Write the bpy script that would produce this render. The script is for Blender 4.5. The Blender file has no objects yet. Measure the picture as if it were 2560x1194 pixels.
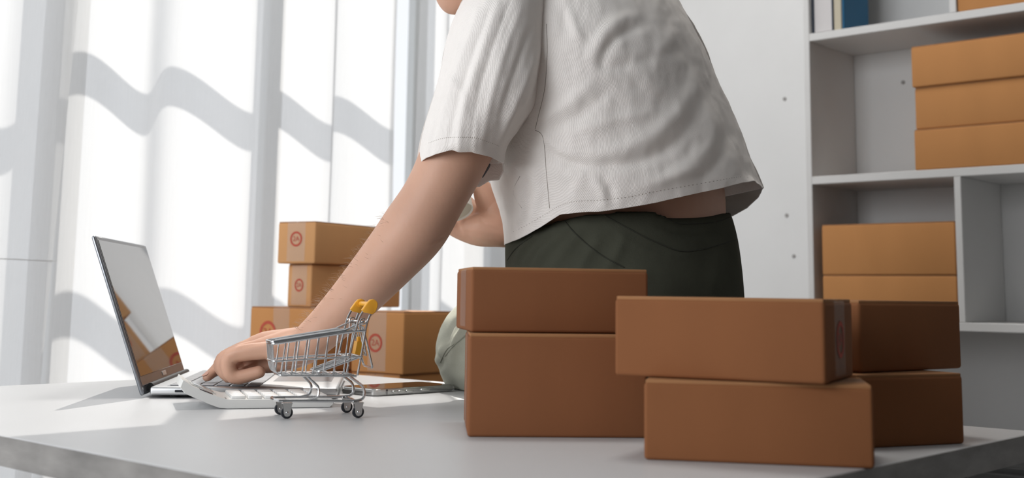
import bpy, bmesh, math, random
import numpy as np
from mathutils import Vector, Matrix
from mathutils.bvhtree import BVHTree
random.seed(7); np.random.seed(7)
sc = bpy.context.scene
COL = sc.collection
pi = math.pi

# ---------------------------------------------------------------- camera
# tabletop is z = TZ; H is the camera's height above it
TZ = 0.75
F, YAW, PITCH, ROLL, CY, H = 3024., math.radians(47.72), math.radians(7.8), math.radians(.8), 320., .13
fw = np.array([math.sin(YAW)*math.cos(PITCH), math.cos(YAW)*math.cos(PITCH), math.sin(PITCH)])
_rt = np.array([math.cos(YAW), -math.sin(YAW), 0.]); _up = np.cross(_rt, fw)
RT = _rt*math.cos(ROLL)+_up*math.sin(ROLL); UP = -_rt*math.sin(ROLL)+_up*math.cos(ROLL)
C = np.array([0, 0, TZ+H])
def ray(x, y): return fw+RT*(x-1280)/F-UP*(y-CY)/F
def at(x, y, Z): return C+ray(x, y)*Z                      # pixel + distance
def onz(x, y, z=0.): d = ray(x, y); return C+d*((z-H)/d[2])  # pixel on a plane z above the tabletop
def onx(x, y, X): d = ray(x, y); return C+d*(X/d[0])
def ony(x, y, Y): d = ray(x, y); return C+d*(Y/d[1])
def proj(P):
    d = np.asarray(P)-C; z = d@fw
    return 1280+F*(d@RT)/z, CY-F*(d@UP)/z, z
cam_d = bpy.data.cameras.new('camera'); cam = bpy.data.objects.new('camera', cam_d); COL.objects.link(cam)
cam_d.sensor_width = 36; cam_d.lens = F/2560*36; cam_d.shift_y = -(597-CY)/2560
cam_d.clip_start = .02
m = Matrix((RT, UP, -fw)).transposed().to_4x4(); m.translation = Vector(C); cam.matrix_world = m
cam_d.dof.use_dof = True; cam_d.dof.focus_distance = 1.42; cam_d.dof.aperture_fstop = 6.3
sc.camera = cam

# ---------------------------------------------------------------- light
w = bpy.data.worlds.new('sky'); sc.world = w; w.use_nodes = True
bg = w.node_tree.nodes['Background']; bg.inputs[0].default_value = (.93, .96, 1, 1); bg.inputs[1].default_value = 1.08
sun_d = bpy.data.lights.new('sun', 'SUN'); sun = bpy.data.objects.new('sun', sun_d); COL.objects.link(sun)
sun_d.energy = 7.8; sun_d.angle = math.radians(.25); sun_d.color = (1, .95, .88)
SUN = Vector((-.096, -.120, -.190)).normalized()
sun.rotation_euler = SUN.to_track_quat('-Z', 'Y').to_euler(); sun.location = (2, 4, 5)
fill_d = bpy.data.lights.new('side_fill_light', 'AREA'); fill_l = bpy.data.objects.new('side_fill_light', fill_d); COL.objects.link(fill_l)
fill_d.shape = 'RECTANGLE'; fill_d.size = 1.7; fill_d.size_y = 1.4; fill_d.energy = 46; fill_d.color = (.95, .97, 1)  # area light added to strengthen the light from the unseen side window
fill_l.location = (-1.62, 1.2, 1.6); fill_l.rotation_euler = Vector((1, 0, -.05)).to_track_quat('-Z', 'Y').to_euler()
sc.view_settings.view_transform = 'Standard'; sc.view_settings.look = 'None'
sc.view_settings.gamma = 1; sc.view_settings.use_curve_mapping = False
sc.view_settings.exposure = 0.0
sc.cycles.use_denoising = True
sc.cycles.max_bounces = 10; sc.cycles.diffuse_bounces = 5; sc.cycles.glossy_bounces = 4
sc.cycles.transparent_max_bounces = 10; sc.cycles.transmission_bounces = 8
sc.cycles.caustics_reflective = False; sc.cycles.caustics_refractive = False

# ---------------------------------------------------------------- materials
def mat(name, col, rough=.6, metal=0., noise=0., nscale=8., bump=0., bscale=200., stretch=None, spec=.5, coat=0., ior=1.45, col2=None, sub=0., wave=None):
    M = bpy.data.materials.new(name); M.use_nodes = True; nt = M.node_tree; N = nt.nodes; L = nt.links
    b = N['Principled BSDF']
    b.inputs['Base Color'].default_value = (*col, 1); b.inputs['Roughness'].default_value = rough
    b.inputs['Metallic'].default_value = metal; b.inputs['Specular IOR Level'].default_value = spec
    b.inputs['Coat Weight'].default_value = coat; b.inputs['IOR'].default_value = ior
    if sub: b.inputs['Subsurface Weight'].default_value = sub; b.inputs['Subsurface Radius'].default_value = (.012, .004, .002)
    if sub: b.inputs['Subsurface Scale'].default_value = .5
    tc = N.new('ShaderNodeTexCoord'); mp = N.new('ShaderNodeMapping'); L.new(tc.outputs['Object'], mp.inputs[0])
    if stretch: mp.inputs['Scale'].default_value = stretch
    if noise or col2:
        n = N.new('ShaderNodeTexNoise'); n.inputs['Scale'].default_value = nscale; n.inputs['Detail'].default_value = 6
        L.new(mp.outputs[0], n.inputs[0]); r = N.new('ShaderNodeValToRGB'); L.new(n.outputs[0], r.inputs[0])
        c2 = col2 or tuple(c*(1-noise) for c in col)
        r.color_ramp.elements[0].position = .3; r.color_ramp.elements[1].position = .72
        r.color_ramp.elements[0].color = (*c2, 1); r.color_ramp.elements[1].color = (*col, 1)
        L.new(r.outputs[0], b.inputs['Base Color'])
    if bump:
        n = N.new('ShaderNodeTexNoise'); n.inputs['Scale'].default_value = bscale; n.inputs['Detail'].default_value = 3
        L.new(mp.outputs[0], n.inputs[0]); h = n.outputs[0]
        if wave:
            wv = N.new('ShaderNodeTexWave'); wv.inputs['Scale'].default_value = wave[0]; wv.inputs['Distortion'].default_value = wave[1]
            wv.bands_direction = wave[2]; wv.inputs['Detail'].default_value = 1; L.new(tc.outputs['Object'], wv.inputs[0])
            mx = N.new('ShaderNodeMath'); mx.operation = 'ADD'; L.new(h, mx.inputs[0]); L.new(wv.outputs[1], mx.inputs[1]); h = mx.outputs[0]
        bp = N.new('ShaderNodeBump'); bp.inputs['Strength'].default_value = bump; bp.inputs['Distance'].default_value = .001
        L.new(h, bp.inputs['Height']); L.new(bp.outputs[0], b.inputs['Normal'])
    return M
M = {}
M['wall'] = mat('wall_plaster', (.71, .71, .705), .9, noise=.07, nscale=3, bump=.25, bscale=40)
M['ceil'] = mat('ceiling_paint', (.6, .6, .59), .9)
M['wall_dark'] = mat('wall_charcoal', (.14, .14, .14), .9)
M['floor'] = mat('floor_tile', (.25, .24, .23), .5, noise=.1)
M['frame'] = mat('window_frame_paint', (.55, .57, .58), .5)
M['table'] = mat('table_laminate', (.56, .566, .575), .38, noise=.04, nscale=5, spec=.45)
M['edge'] = mat('table_edging', (.29, .277, .263), .55, noise=.45, nscale=16, bump=.3, bscale=120, stretch=(1, 1, 3))
M['steel_dark'] = mat('dark_steel', (.03, .03, .03), .5)
M['shelf'] = mat('shelf_laminate', (.66, .655, .645), .5, noise=.03)
M['card'] = mat('cardboard', (.255, .101, .041), .85, noise=.13, nscale=9, bump=.12, bscale=90, stretch=(1, 1, .25), spec=.2)  # front cartons: dimmer light put into a darker card colour
M['card2'] = mat('cardboard_dim', (.245, .097, .042), .85, noise=.15, nscale=9, bump=.12, bscale=90, stretch=(1, 1, .25), spec=.2)  # same darkened card, shade in the colour, for the stack beside the phone
M['card3'] = mat('cardboard_orange', (.54, .255, .095), .85, noise=.12, nscale=9, bump=.12, bscale=90, stretch=(1, 1, .25), spec=.2)
M['card4'] = mat('cardboard_lit', (.61, .325, .145), .85, noise=.10, nscale=9, bump=.12, bscale=90, stretch=(1, 1, .25), spec=.2)  # top parcels: stronger light on them put into a paler colour
M['flap'] = mat('cardboard_flap', (.36, .175, .078), .85, noise=.12, nscale=12, spec=.2)
M['print'] = mat('red_print', (.46, .075, .045), .8)
M['chrome'] = mat('chrome_wire', (.66, .67, .68), .16, metal=1.)
M['chrome_flat'] = mat('steel_plate', (.6, .6, .59), .25, metal=1.)
M['rubber'] = mat('black_rubber', (.018, .02, .026), .45)
M['yellow'] = mat('yellow_plastic', (.83, .40, .035), .38)
M['alu'] = mat('grey_aluminium', (.30, .315, .34), .32, metal=.9)
M['alu_l'] = mat('silver_aluminium', (.60, .61, .62), .33, metal=.85)
M['key'] = mat('laptop_key', (.42, .43, .45), .5)
M['screen'] = mat('screen_glass', (.012, .012, .013), .03, spec=1., ior=2.1)
M['bezel'] = mat('bezel_black', (.07, .07, .075), .25)
M['calc'] = mat('calculator_plastic', (.70, .70, .68), .4)
M['ckey'] = mat('calculator_key', (.80, .80, .79), .35)
M['lcd'] = mat('lcd_glass', (.30, .33, .34), .08, spec=.8)
M['solar'] = mat('solar_cell', (.03, .022, .03), .12)
M['phone'] = mat('phone_glass', (.01, .01, .011), .03, spec=1., ior=1.9)
M['phone_rim'] = mat('phone_steel', (.62, .62, .61), .18, metal=1.)
M['skin'] = mat('skin', (.635, .375, .268), .5, noise=.10, nscale=14, bump=.12, bscale=300, sub=.12, spec=.4)
M['nail'] = mat('nail', (.62, .36, .28), .3)
M['shirt'] = mat('white_cotton', (.87, .83, .795), .9, noise=.05, nscale=20, bump=.22, bscale=600, spec=.15, wave=(300., 2.5, 'X'))
M['thread'] = mat('seam_thread', (.38, .34, .31), .9)
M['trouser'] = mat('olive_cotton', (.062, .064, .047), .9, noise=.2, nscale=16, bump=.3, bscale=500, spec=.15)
M['sage'] = mat('olive_cotton_lit', (.44, .445, .37), .9, noise=.12, nscale=16, bump=.3, bscale=500, spec=.15); M['olive_lit_d'] = mat('olive_seam_lit', (.30, .305, .25), .9)  # trouser cotton paled over the knee to stand in for light there
M['seam_d'] = mat('olive_seam', (.028, .029, .02), .9)
M['trim'] = mat('dark_lace_trim', (.12, .12, .13), .8, bump=.5, bscale=900)
M['hair'] = mat('dark_hair', (.025, .018, .014), .5, bump=.4, bscale=200, stretch=(1, 1, .1))
M['hair_fine'] = mat('fine_arm_hair', (.42, .30, .22), .5)
M['lip'] = mat('lip', (.5, .2, .17), .4); M['eye'] = mat('eye_white', (.8, .8, .78), .2); M['iris'] = mat('iris', (.03, .02, .015), .1)
M['book_w'] = mat('book_white', (.62, .60, .60), .7); M['book_d'] = mat('book_navy', (.025, .035, .055), .6)
M['book_c'] = mat('book_cream', (.52, .47, .36), .8); M['book_b'] = mat('book_blue', (.015, .12, .24), .6)
M['dark'] = mat('dark_hole', (.30, .29, .28), .9)

def curtain_mat():
    X = bpy.data.materials.new('sheer_voile'); X.use_nodes = True; nt = X.node_tree; N = nt.nodes; L = nt.links
    N.remove(N['Principled BSDF']); out = N['Material Output']
    tr = N.new('ShaderNodeBsdfTransparent'); tl = N.new('ShaderNodeBsdfTranslucent'); df = N.new('ShaderNodeBsdfDiffuse')
    tl.inputs[0].default_value = (.66, .665, .67, 1); df.inputs[0].default_value = (.80, .80, .80, 1)
    tc = N.new('ShaderNodeTexCoord'); mp = N.new('ShaderNodeMapping'); mp.inputs['Scale'].default_value = (60, 60, 3); L.new(tc.outputs['Object'], mp.inputs[0])
    n = N.new('ShaderNodeTexNoise'); n.inputs['Scale'].default_value = 4; L.new(mp.outputs[0], n.inputs[0])
    rg = N.new('ShaderNodeMapRange'); rg.inputs[3].default_value = .68; rg.inputs[4].default_value = .76; L.new(n.outputs[0], rg.inputs[0])
    m1 = N.new('ShaderNodeMixShader'); m1.inputs[0].default_value = .62; L.new(df.outputs[0], m1.inputs[1]); L.new(tl.outputs[0], m1.inputs[2])
    m2 = N.new('ShaderNodeMixShader'); L.new(rg.outputs[0], m2.inputs[0]); L.new(tr.outputs[0], m2.inputs[1]); L.new(m1.outputs[0], m2.inputs[2])
    L.new(m2.outputs[0], out.inputs[0]); return X
M['curtain'] = curtain_mat()
def paper_mat(name, col):
    X = bpy.data.materials.new(name); X.use_nodes = True; nt = X.node_tree; N = nt.nodes; L = nt.links
    N.remove(N['Principled BSDF']); tl = N.new('ShaderNodeBsdfTranslucent'); df = N.new('ShaderNodeBsdfDiffuse'); m1 = N.new('ShaderNodeMixShader')
    tl.inputs[0].default_value = (*col, 1); df.inputs[0].default_value = (*col, 1); m1.inputs[0].default_value = .4
    L.new(df.outputs[0], m1.inputs[1]); L.new(tl.outputs[0], m1.inputs[2]); L.new(m1.outputs[0], N['Material Output'].inputs[0]); return X
M['cup'] = paper_mat('white_paper', (.88, .87, .83)); M['cupb'] = paper_mat('cream_paper', (.86, .83, .74))
def clear_mat(name, fac, tint=(.9, .9, .9), rough=.05):
    X = bpy.data.materials.new(name); X.use_nodes = True; nt = X.node_tree; N = nt.nodes; L = nt.links
    N.remove(N['Principled BSDF']); out = N['Material Output']
    tr = N.new('ShaderNodeBsdfTransparent'); gl = N.new('ShaderNodeBsdfGlossy'); df = N.new('ShaderNodeBsdfDiffuse')
    gl.inputs['Roughness'].default_value = rough; df.inputs[0].default_value = (*tint, 1)
    m0 = N.new('ShaderNodeMixShader'); m0.inputs[0].default_value = .4; L.new(gl.outputs[0], m0.inputs[1]); L.new(df.outputs[0], m0.inputs[2])
    m1 = N.new('ShaderNodeMixShader'); m1.inputs[0].default_value = fac; L.new(tr.outputs[0], m1.inputs[1]); L.new(m0.outputs[0], m1.inputs[2])
    L.new(m1.outputs[0], out.inputs[0]); return X
M['tape'] = clear_mat('clear_tape', .17, (.85, .82, .8), .25)
M['pane'] = clear_mat('window_glass', .05, (.9, .9, .9), .02)
M['case'] = clear_mat('clear_case', .35, (.7, .7, .7), .08)

# ---------------------------------------------------------------- mesh helpers
class MB:
    def __init__(s): s.v = []; s.f = []
    def add(s, v, f):
        o = len(s.v); s.v += [tuple(map(float, p)) for p in v]; s.f += [tuple(i+o for i in q) for q in f]; return s
    def box(s, a, b):
        x0, y0, z0 = a; x1, y1, z1 = b
        return s.add([(x0,y0,z0),(x1,y0,z0),(x1,y1,z0),(x0,y1,z0),(x0,y0,z1),(x1,y0,z1),(x1,y1,z1),(x0,y1,z1)],
                     [(0,3,2,1),(4,5,6,7),(0,1,5,4),(1,2,6,5),(2,3,7,6),(3,0,4,7)])
    def bbox(s, a, b, r=.002, seg=2):          # box with rounded edges
        bm = bmesh.new(); bmesh.ops.create_cube(bm, size=1)
        c = [(a[i]+b[i])/2 for i in range(3)]; d = [abs(b[i]-a[i]) for i in range(3)]
        for q in bm.verts: q.co = Vector([c[i]+q.co[i]*d[i] for i in range(3)])
        bmesh.ops.bevel(bm, geom=list(bm.edges), offset=min(r, min(d)*.48), segments=seg, profile=.5, affect='EDGES')
        s.add([tuple(q.co) for q in bm.verts], [tuple(x.index for x in f.verts) for f in bm.faces]) if bm.verts.index_update() is None else 0
        bm.free(); return s
    def tube(s, pts, r, n=8, closed=False, cap=True):
        P = [Vector(map(float, p)) for p in pts]; k = len(P)
        R = r if hasattr(r, '__len__') else [r]*k
        T = []
        for i in range(k):
            a = P[(i-1) % k] if (closed or i > 0) else P[i]; b = P[(i+1) % k] if (closed or i < k-1) else P[i]
            T.append((b-a).normalized())
        nrm = T[0].orthogonal().normalized(); v = []; f = []
        for i in range(k):
            if i: nrm = (nrm-T[i]*nrm.dot(T[i])); nrm = nrm.normalized() if nrm.length > 1e-6 else T[i].orthogonal().normalized()
            bi = T[i].cross(nrm)
            for j in range(n):
                a = 2*pi*j/n; v.append(P[i]+(nrm*math.cos(a)+bi*math.sin(a))*R[i])
        for i in range(k if closed else k-1):
            for j in range(n):
                a = i*n+j; b = i*n+(j+1) % n; c = ((i+1) % k)*n+(j+1) % n; d = ((i+1) % k)*n+j; f.append((a, b, c, d))
        if cap and not closed: f.append(tuple(range(n))[::-1]); f.append(tuple(range((k-1)*n, k*n)))
        return s.add(v, f)
    def lathe(s, prof, n=24, M4=None):         # profile (r, z) about z
        v = []; f = []
        for r, z in prof:
            for j in range(n): v.append(Vector((r*math.cos(2*pi*j/n), r*math.sin(2*pi*j/n), z)))
        if M4 is not None: v = [M4 @ q for q in v]
        k = len(prof)
        for i in range(k-1):
            for j in range(n): f.append((i*n+j, i*n+(j+1) % n, (i+1)*n+(j+1) % n, (i+1)*n+j))
        f.append(tuple(range(n))[::-1]); f.append(tuple(range((k-1)*n, k*n)))
        return s.add(v, f)
    def prism(s, poly, d0, d1, fn):            # poly of (a, b), extruded; fn(a, b, d) -> point
        k = len(poly); v = [fn(a, b, d0) for a, b in poly]+[fn(a, b, d1) for a, b in poly]
        return s.add(v, [tuple(range(k))[::-1], tuple(range(k, 2*k))]+[(i, (i+1) % k, k+(i+1) % k, k+i) for i in range(k)])
    def rings(s, R, cap0=True, cap1=True):
        n = len(R[0]); v = [p for r in R for p in r]; f = []
        for i in range(len(R)-1):
            for j in range(n): f.append((i*n+j, i*n+(j+1) % n, (i+1)*n+(j+1) % n, (i+1)*n+j))
        if cap0: f.append(tuple(range(n))[::-1])
        if cap1: f.append(tuple(range((len(R)-1)*n, len(R)*n)))
        return s.add(v, f)
    def build(s, name, m, parent=None, smooth=False, fix=True):
        me = bpy.data.meshes.new(name); me.from_pydata(s.v, [], s.f); me.update()
        if fix:
            bm = bmesh.new(); bm.from_mesh(me); bmesh.ops.recalc_face_normals(bm, faces=bm.faces); bm.to_mesh(me); bm.free()
        if smooth:
            me.polygons.foreach_set('use_smooth', [True]*len(me.polygons))
            try: me.set_sharp_from_angle(angle=math.radians(40))
            except Exception: pass
        me.materials.append(M[m] if isinstance(m, str) else m)
        o = bpy.data.objects.new(name, me); COL.objects.link(o); o.parent = parent
        return o
def tag(o, label=None, cat=None, group=None, kind=None):
    if label: o['label'] = label
    if cat: o['category'] = cat
    if group: o['group'] = group
    if kind: o['kind'] = kind
    return o
def thing(name, label, cat, loc, rz=0, group=None):
    o = bpy.data.objects.new(name, None); COL.objects.link(o); o.empty_display_size = .05
    o.location = loc; o.rotation_euler = (0, 0, rz); return tag(o, label, cat, group)
def share(o, name, parent, loc, rot=(0, 0, 0)):
    c = bpy.data.objects.new(name, o.data); COL.objects.link(c); c.parent = parent; c.location = loc; c.rotation_euler = rot; return c
def spline(pts, per=6):                         # Catmull-Rom through points of any width
    P = np.array(pts, float); n = len(P); out = []
    for i in range(n-1):
        p0 = P[max(i-1, 0)]; p1 = P[i]; p2 = P[i+1]; p3 = P[min(i+2, n-1)]
        for k in range(per):
            t = k/per; out.append(.5*((2*p1)+(-p0+p2)*t+(2*p0-5*p1+4*p2-p3)*t*t+(-p0+3*p1-3*p2+p3)*t**3))
    out.append(P[-1]); return np.array(out)
def text_mesh(txt, size):
    cu = bpy.data.curves.new('t', 'FONT'); cu.body = txt; cu.size = size; cu.align_x = 'CENTER'; cu.align_y = 'CENTER'
    ob = bpy.data.objects.new('t', cu); COL.objects.link(ob)
    me = bpy.data.meshes.new_from_object(ob.evaluated_get(bpy.context.evaluated_depsgraph_get()))
    v = [tuple(q.co) for q in me.vertices]; f = [tuple(p.vertices) for p in me.polygons]
    bpy.data.objects.remove(ob); bpy.data.meshes.remove(me); return v, f

# ---------------------------------------------------------------- room
XW = 2.506; YW = 2.25; YC = 2.12; X0 = -1.7; Y0 = -.75; ZC = TZ+2.4
def st(name, mb, m, parent=None):
    o = mb.build(name, m, parent)
    if parent is None: o['kind'] = 'structure'
    return o
st('floor', MB().box((X0-.2, Y0-.2, -.1), (XW+.2, YW+.2, 0)), 'floor')
st('ceiling', MB().box((X0-.2, Y0-.2, ZC), (XW+.2, YW+.2, ZC+.1)), 'ceil')
wr = st('wall_right', MB().box((XW, Y0-.2, 0), (XW+.15, YW+.2, ZC)), 'wall')
st('wall_front', MB().box((X0-.2, Y0-.2, 0), (XW, Y0, ZC)), 'wall_dark')  # unseen wall, set close and dark to cut light from this side
# window wall: sill, head, corner pier
WX0, WX1, WZ0, WZ1 = X0+.25, XW-.06, .12, TZ+2.13
st('wall_back', MB().box((X0, YW, 0), (XW, YW+.15, WZ0)).box((X0, YW, WZ1), (XW, YW+.15, ZC)).box((WX1, YW, WZ0), (XW, YW+.15, WZ1)).box((X0-.2, YW, 0), (WX0, YW+.15, ZC)), 'wall')
# left wall with an unseen bare window, added for light from the left
LY0, LY1, LZ0, LZ1 = .3, 2.1, .85, TZ+1.6
st('wall_left', MB().box((X0-.15, Y0, 0), (X0, YW, LZ0)).box((X0-.15, Y0, LZ1), (X0, YW, ZC)).box((X0-.15, Y0, LZ0), (X0, LY0, LZ1)).box((X0-.15, LY1, LZ0), (X0, YW, LZ1)), 'wall')
# window_1: frame bars whose shadows fall on the curtains
YF = YW+.03
win = thing('window_1', None, None, (0, YF, 0)); win['kind'] = 'structure'
RAILS = [TZ+.756, TZ+.345, TZ+1.25]; MULL = [2.135, 1.675, 1.185, .70, .22, -.26, -.74, -1.2]
for x in MULL: MB().bbox((x-.023, -.014, WZ0), (x+.023, .014, WZ1), .003).build('window_mullion', 'frame', win)
MB().box((WX0, -.02, WZ0), (WX1, .02, WZ0+.04)).box((WX0, -.02, WZ1-.04), (WX1, .02, WZ1)).box((WX0, -.02, WZ0), (WX0+.04, .02, WZ1)).box((WX1-.04, -.02, WZ0), (WX1, .02, WZ1)).build('window_frame', 'frame', win)
xs = [WX0]+sorted(MULL)+[WX1]
for a, b in zip(xs[:-1], xs[1:]): MB().box((a+.02, -.002, WZ0+.03), (b-.02, .002, WZ1-.03)).build('window_pane', 'pane', win)
SK = SUN.z/SUN.y                                   # drop of a sun ray per metre of y
for k, (zs, hgt, oy) in enumerate(((TZ+.497, .062, .46), (TZ+.047, .064, .72))):  # unseen beams outside, placed to cast the shadow bands on the curtains
    yb = YC+oy; zb = zs+oy*SK
    st('shadow_beam_%d' % (k+1), MB().bbox((X0-1, yb-.008, zb-hgt/2), (XW+1.4, yb+.008, zb+hgt/2), .003), 'frame')
w2 = thing('window_2', None, None, (X0-.08, (LY0+LY1)/2, LZ0)); w2['kind'] = 'structure'
hw = (LY1-LY0)/2; hh = LZ1-LZ0
MB().box((-.02, -hw, 0), (.02, hw, .05)).box((-.02, -hw, hh-.05), (.02, hw, hh)).box((-.02, -hw, 0), (.02, -hw+.05, hh)).box((-.02, hw-.05, 0), (.02, hw, hh)).box((-.02, -.025, 0), (.02, .025, hh)).build('window_frame', 'frame', w2)
for x, y in ((1962, 247), (1967, 538), (2258, 206), (1985, 640)):
    p = onx(x, y, XW); MB().lathe([(.0045, 0), (.0045, .0015), (.002, .002)], 10, Matrix.Translation(Vector(p)) @ Matrix.Rotation(-pi/2, 4, 'Y')).build('wall_plug', 'dark', wr)

# unseen fill lamp, added to brighten the person and the shelf
lampt = thing('fill_lamp', 'square white fill lamp added on the ceiling over the table', 'lamp', (1.45, 1.25, ZC))
MB().bbox((-.34, -.34, -.05), (.34, .34, 0), .006).build('fill_housing', 'frame', lampt)
dif = mat('fill_diffuser', (.9, .9, .9), .6); db = dif.node_tree.nodes['Principled BSDF']; db.inputs['Emission Color'].default_value = (1, .97, .93, 1); db.inputs['Emission Strength'].default_value = 3.
MB().bbox((-.30, -.30, -.056), (.30, .30, -.051), .002).build('fill_diffuser', dif, lampt)
ld = bpy.data.lights.new('fill_lamp_light', 'AREA'); lo = bpy.data.objects.new('fill_lamp_light', ld); COL.objects.link(lo); lo.parent = lampt
ld.shape = 'SQUARE'; ld.size = .6; ld.energy = 15; ld.color = (1, .96, .91); lo.location = (0, 0, -.06)

# ---------------------------------------------------------------- curtains
PK = [.30, .40, .49, .60, .68, .80, .88, 1.01, 1.128, 1.246, 1.336, 1.485, 1.57, 1.707, 1.749, 1.90, 1.935, 2.06, 2.10, 2.22, 2.27, 2.38, 2.43]   # crests and hollows
def curtain(x0, x1, off, amp, label, phase=0., lean=0.):
    nx = int((x1-x0)/.006); nz = 26; V = []; Fc = []
    zs = np.linspace(.05, ZC-.1, nz)
    for z in zs:
        for i in range(nx+1):
            x = x0+(x1-x0)*i/nx
            ph = np.interp(x, PK, range(len(PK)))/2
            c = math.cos(2*pi*(ph+phase)); s2 = math.sin(2*pi*(ph+phase))
            y = YC+off+amp*c+.004*math.sin(9*x+2.2*z)
            xx = x+.004*s2+lean*(z-TZ-.9)+.004*math.sin(3*z+20*x)
            V.append((xx, y, z))
    for k in range(nz-1):
        for i in range(nx): a = k*(nx+1)+i; Fc.append((a, a+1, a+nx+2, a+nx+1))
    o = MB().add(V, Fc).build('sheer_curtain', 'curtain', None, True, fix=False)
    tag(o, label, 'curtain', 'sheer curtains over the window'); return o
c1 = curtain(.30, 1.085, -.062, .022, 'white sheer curtain on the laptop side of the window', .25, .03)
c3 = curtain(1.975, 2.43, -.012, .0235, 'white sheer curtain in the corner beside the plaster wall', 0.1, .0)
c2 = curtain(1.035, 1.925, 0., .0235, 'white sheer curtain hanging behind the stacked parcels', 0, .0)
def strip(x0, x1, z, name, parent, off=0., ph0=0.):
    V = []
    for x in np.linspace(x0, x1, 160):
        ph = np.interp(x, PK, range(len(PK)))/2; V.append((x+.004*math.sin(2*pi*(ph+ph0)), YC+off+.0235*math.cos(2*pi*(ph+ph0))+.004*math.sin(9*x+2.2*z)-.003, z))
    return MB().tube(V, .0012, 6).build(name, 'curtain', parent)
strip(.32, 1.07, TZ+.177, 'curtain_tuck', c1, -.062, .25)
rod = MB().tube([(-1.6, YC, ZC-.085), (2.45, YC, ZC-.085)], .012, 12).tube([(-1.4, YC, ZC-.085), (-1.4, YW, ZC-.085)], .006, 8).tube([(2.4, YC, ZC-.085), (2.4, YW, ZC-.085)], .006, 8).build('curtain_rod', 'alu_l', None, True)
tag(rod, 'metal curtain rod above the sheer curtains', 'curtain rod')

# ---------------------------------------------------------------- table
TX0, TX1, TY0, TY1 = .509, 1.283, .4415, 1.60; TT = .0255
tb = thing('work_table', 'white laminate table with worn grey edging carrying the parcels', 'table', ((TX0+TX1)/2, (TY0+TY1)/2, 0))
hx = (TX1-TX0)/2; hy = (TY1-TY0)/2
MB().bbox((-hx+.0012, -hy+.0012, TZ-TT), (hx-.0012, hy-.0012, TZ), .001, 1).build('tabletop', 'table', tb)
e = .0014
for nm, a, b in (('edge_band', (-hx, -hy, TZ-TT), (-hx+e, hy, TZ-.0006)), ('edge_band', (hx-e, -hy, TZ-TT), (hx, hy, TZ-.0006)),
                 ('edge_band', (-hx, -hy, TZ-TT), (hx, -hy+e, TZ-.0006)), ('edge_band', (-hx, hy-e, TZ-TT), (hx, hy, TZ-.0006))):
    MB().box(a, b).build(nm, 'edge', tb)
for sx in (-1, 1):
    for sy in (-1, 1): MB().bbox((sx*(hx-.09)-.02, sy*(hy-.09)-.02, 0), (sx*(hx-.09)+.02, sy*(hy-.09)+.02, TZ-TT-.001), .003).build('leg', 'steel_dark', tb)
MB().bbox((-.02, -hy+.25, TZ-TT-.04), (.02, hy-.25, TZ-TT-.001), .003).build('frame_beam', 'steel_dark', tb)
for sy in (-1, 1): MB().bbox((-hx+.11, sy*(hy-.3)-.015, TZ-TT-.014), (hx-.11, sy*(hy-.3)+.015, TZ-TT-.001), .003).build('frame_beam', 'steel_dark', tb)

# ---------------------------------------------------------------- cardboard boxes
def carton(P, ang, size, label, group=None, m='card', seam='x', z=0., logo=None, tape=True, anchor=(0, 0), name='cardboard_box'):
    """P: xy of the bottom corner `anchor`; ang: heading of the width edge; size: width, depth, height."""
    W, D, Hh = size; ca, sa = math.cos(ang), math.sin(ang)
    ax = (.5-anchor[0])*W; ay = (.5-anchor[1])*D
    cx = P[0]+ca*ax-sa*ay; cy = P[1]+sa*ax+ca*ay
    t = thing(name, label, 'box', (cx, cy, z), ang, group)
    body = MB().bbox((-W/2, -D/2, 0), (W/2, D/2, Hh-.0022), .0032, 3).build('box_body', m, t, True)
    g = .0008; k = .0012
    if seam == 'x':
        for s in (-1, 1): MB().bbox((-W/2+k, min(s*g, s*(D/2-k)), Hh-.0034), (W/2-k, max(s*g, s*(D/2-k)), Hh-.0002), .001, 2).build('top_flap', 'flap', t, True)
    else:
        for s in (-1, 1): MB().bbox((min(s*g, s*(W/2-k)), -D/2+k, Hh-.0034), (max(s*g, s*(W/2-k)), D/2-k, Hh-.0002), .001, 2).build('top_flap', 'flap', t, True)
    if tape:
        tw = .021; q = .0004
        L = W/2 if seam == 'x' else D/2
        prof = [(-L-q, .004), (-L-q, Hh-.003), (-L+.003, Hh+q*.2), (L-.003, Hh+q*.2), (L+q, Hh-.003), (L+q, .004)]
        v = []; f = []
        for a, zz in prof:
            for b in (-tw, tw): v.append((a, b, zz) if seam == 'x' else (b, a, zz))
        for i in range(len(prof)-1): f.append((2*i, 2*i+1, 2*i+3, 2*i+2))
        MB().add(v, f).build('packing_tape', 'tape', t)
    for lg in (logo or []):
        sd, rr, zz, off = lg                       # side: -x, +x, -y, +y
        mb = MB(); n = 28; v = []; f = []
        for j in range(n):
            a = 2*pi*j/n
            for r in (rr*.74, rr): v.append((r*math.cos(a), r*math.sin(a), 0))
        for j in range(n): f.append((2*j, 2*j+1, 2*((j+1) % n)+1, 2*((j+1) % n)))
        mb.add(v, f); tv, tf = text_mesh('2A', rr*.95); mb.add(tv, tf)
        h = {'-x': -pi/2, '+x': pi/2, '-y': 0, '+y': pi}[sd]
        R = Matrix.Rotation(h, 4, 'Z') @ Matrix.Rotation(pi/2, 4, 'X')
        base = {'-x': (-W/2-.0008, off, zz), '+x': (W/2+.0008, off, zz), '-y': (off, -D/2-.0008, zz), '+y': (off, D/2+.0008, zz)}[sd]
        mb.v = [tuple((Matrix.Translation(base) @ R) @ Vector(p)) for p in mb.v]
        mb.build('printed_size_mark', 'print', t, fix=False)
    return t
def ang2(a, b): return math.atan2(b[1]-a[1], b[0]-a[0])
FG = 'brown cartons stacked on the near end of the table'
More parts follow.
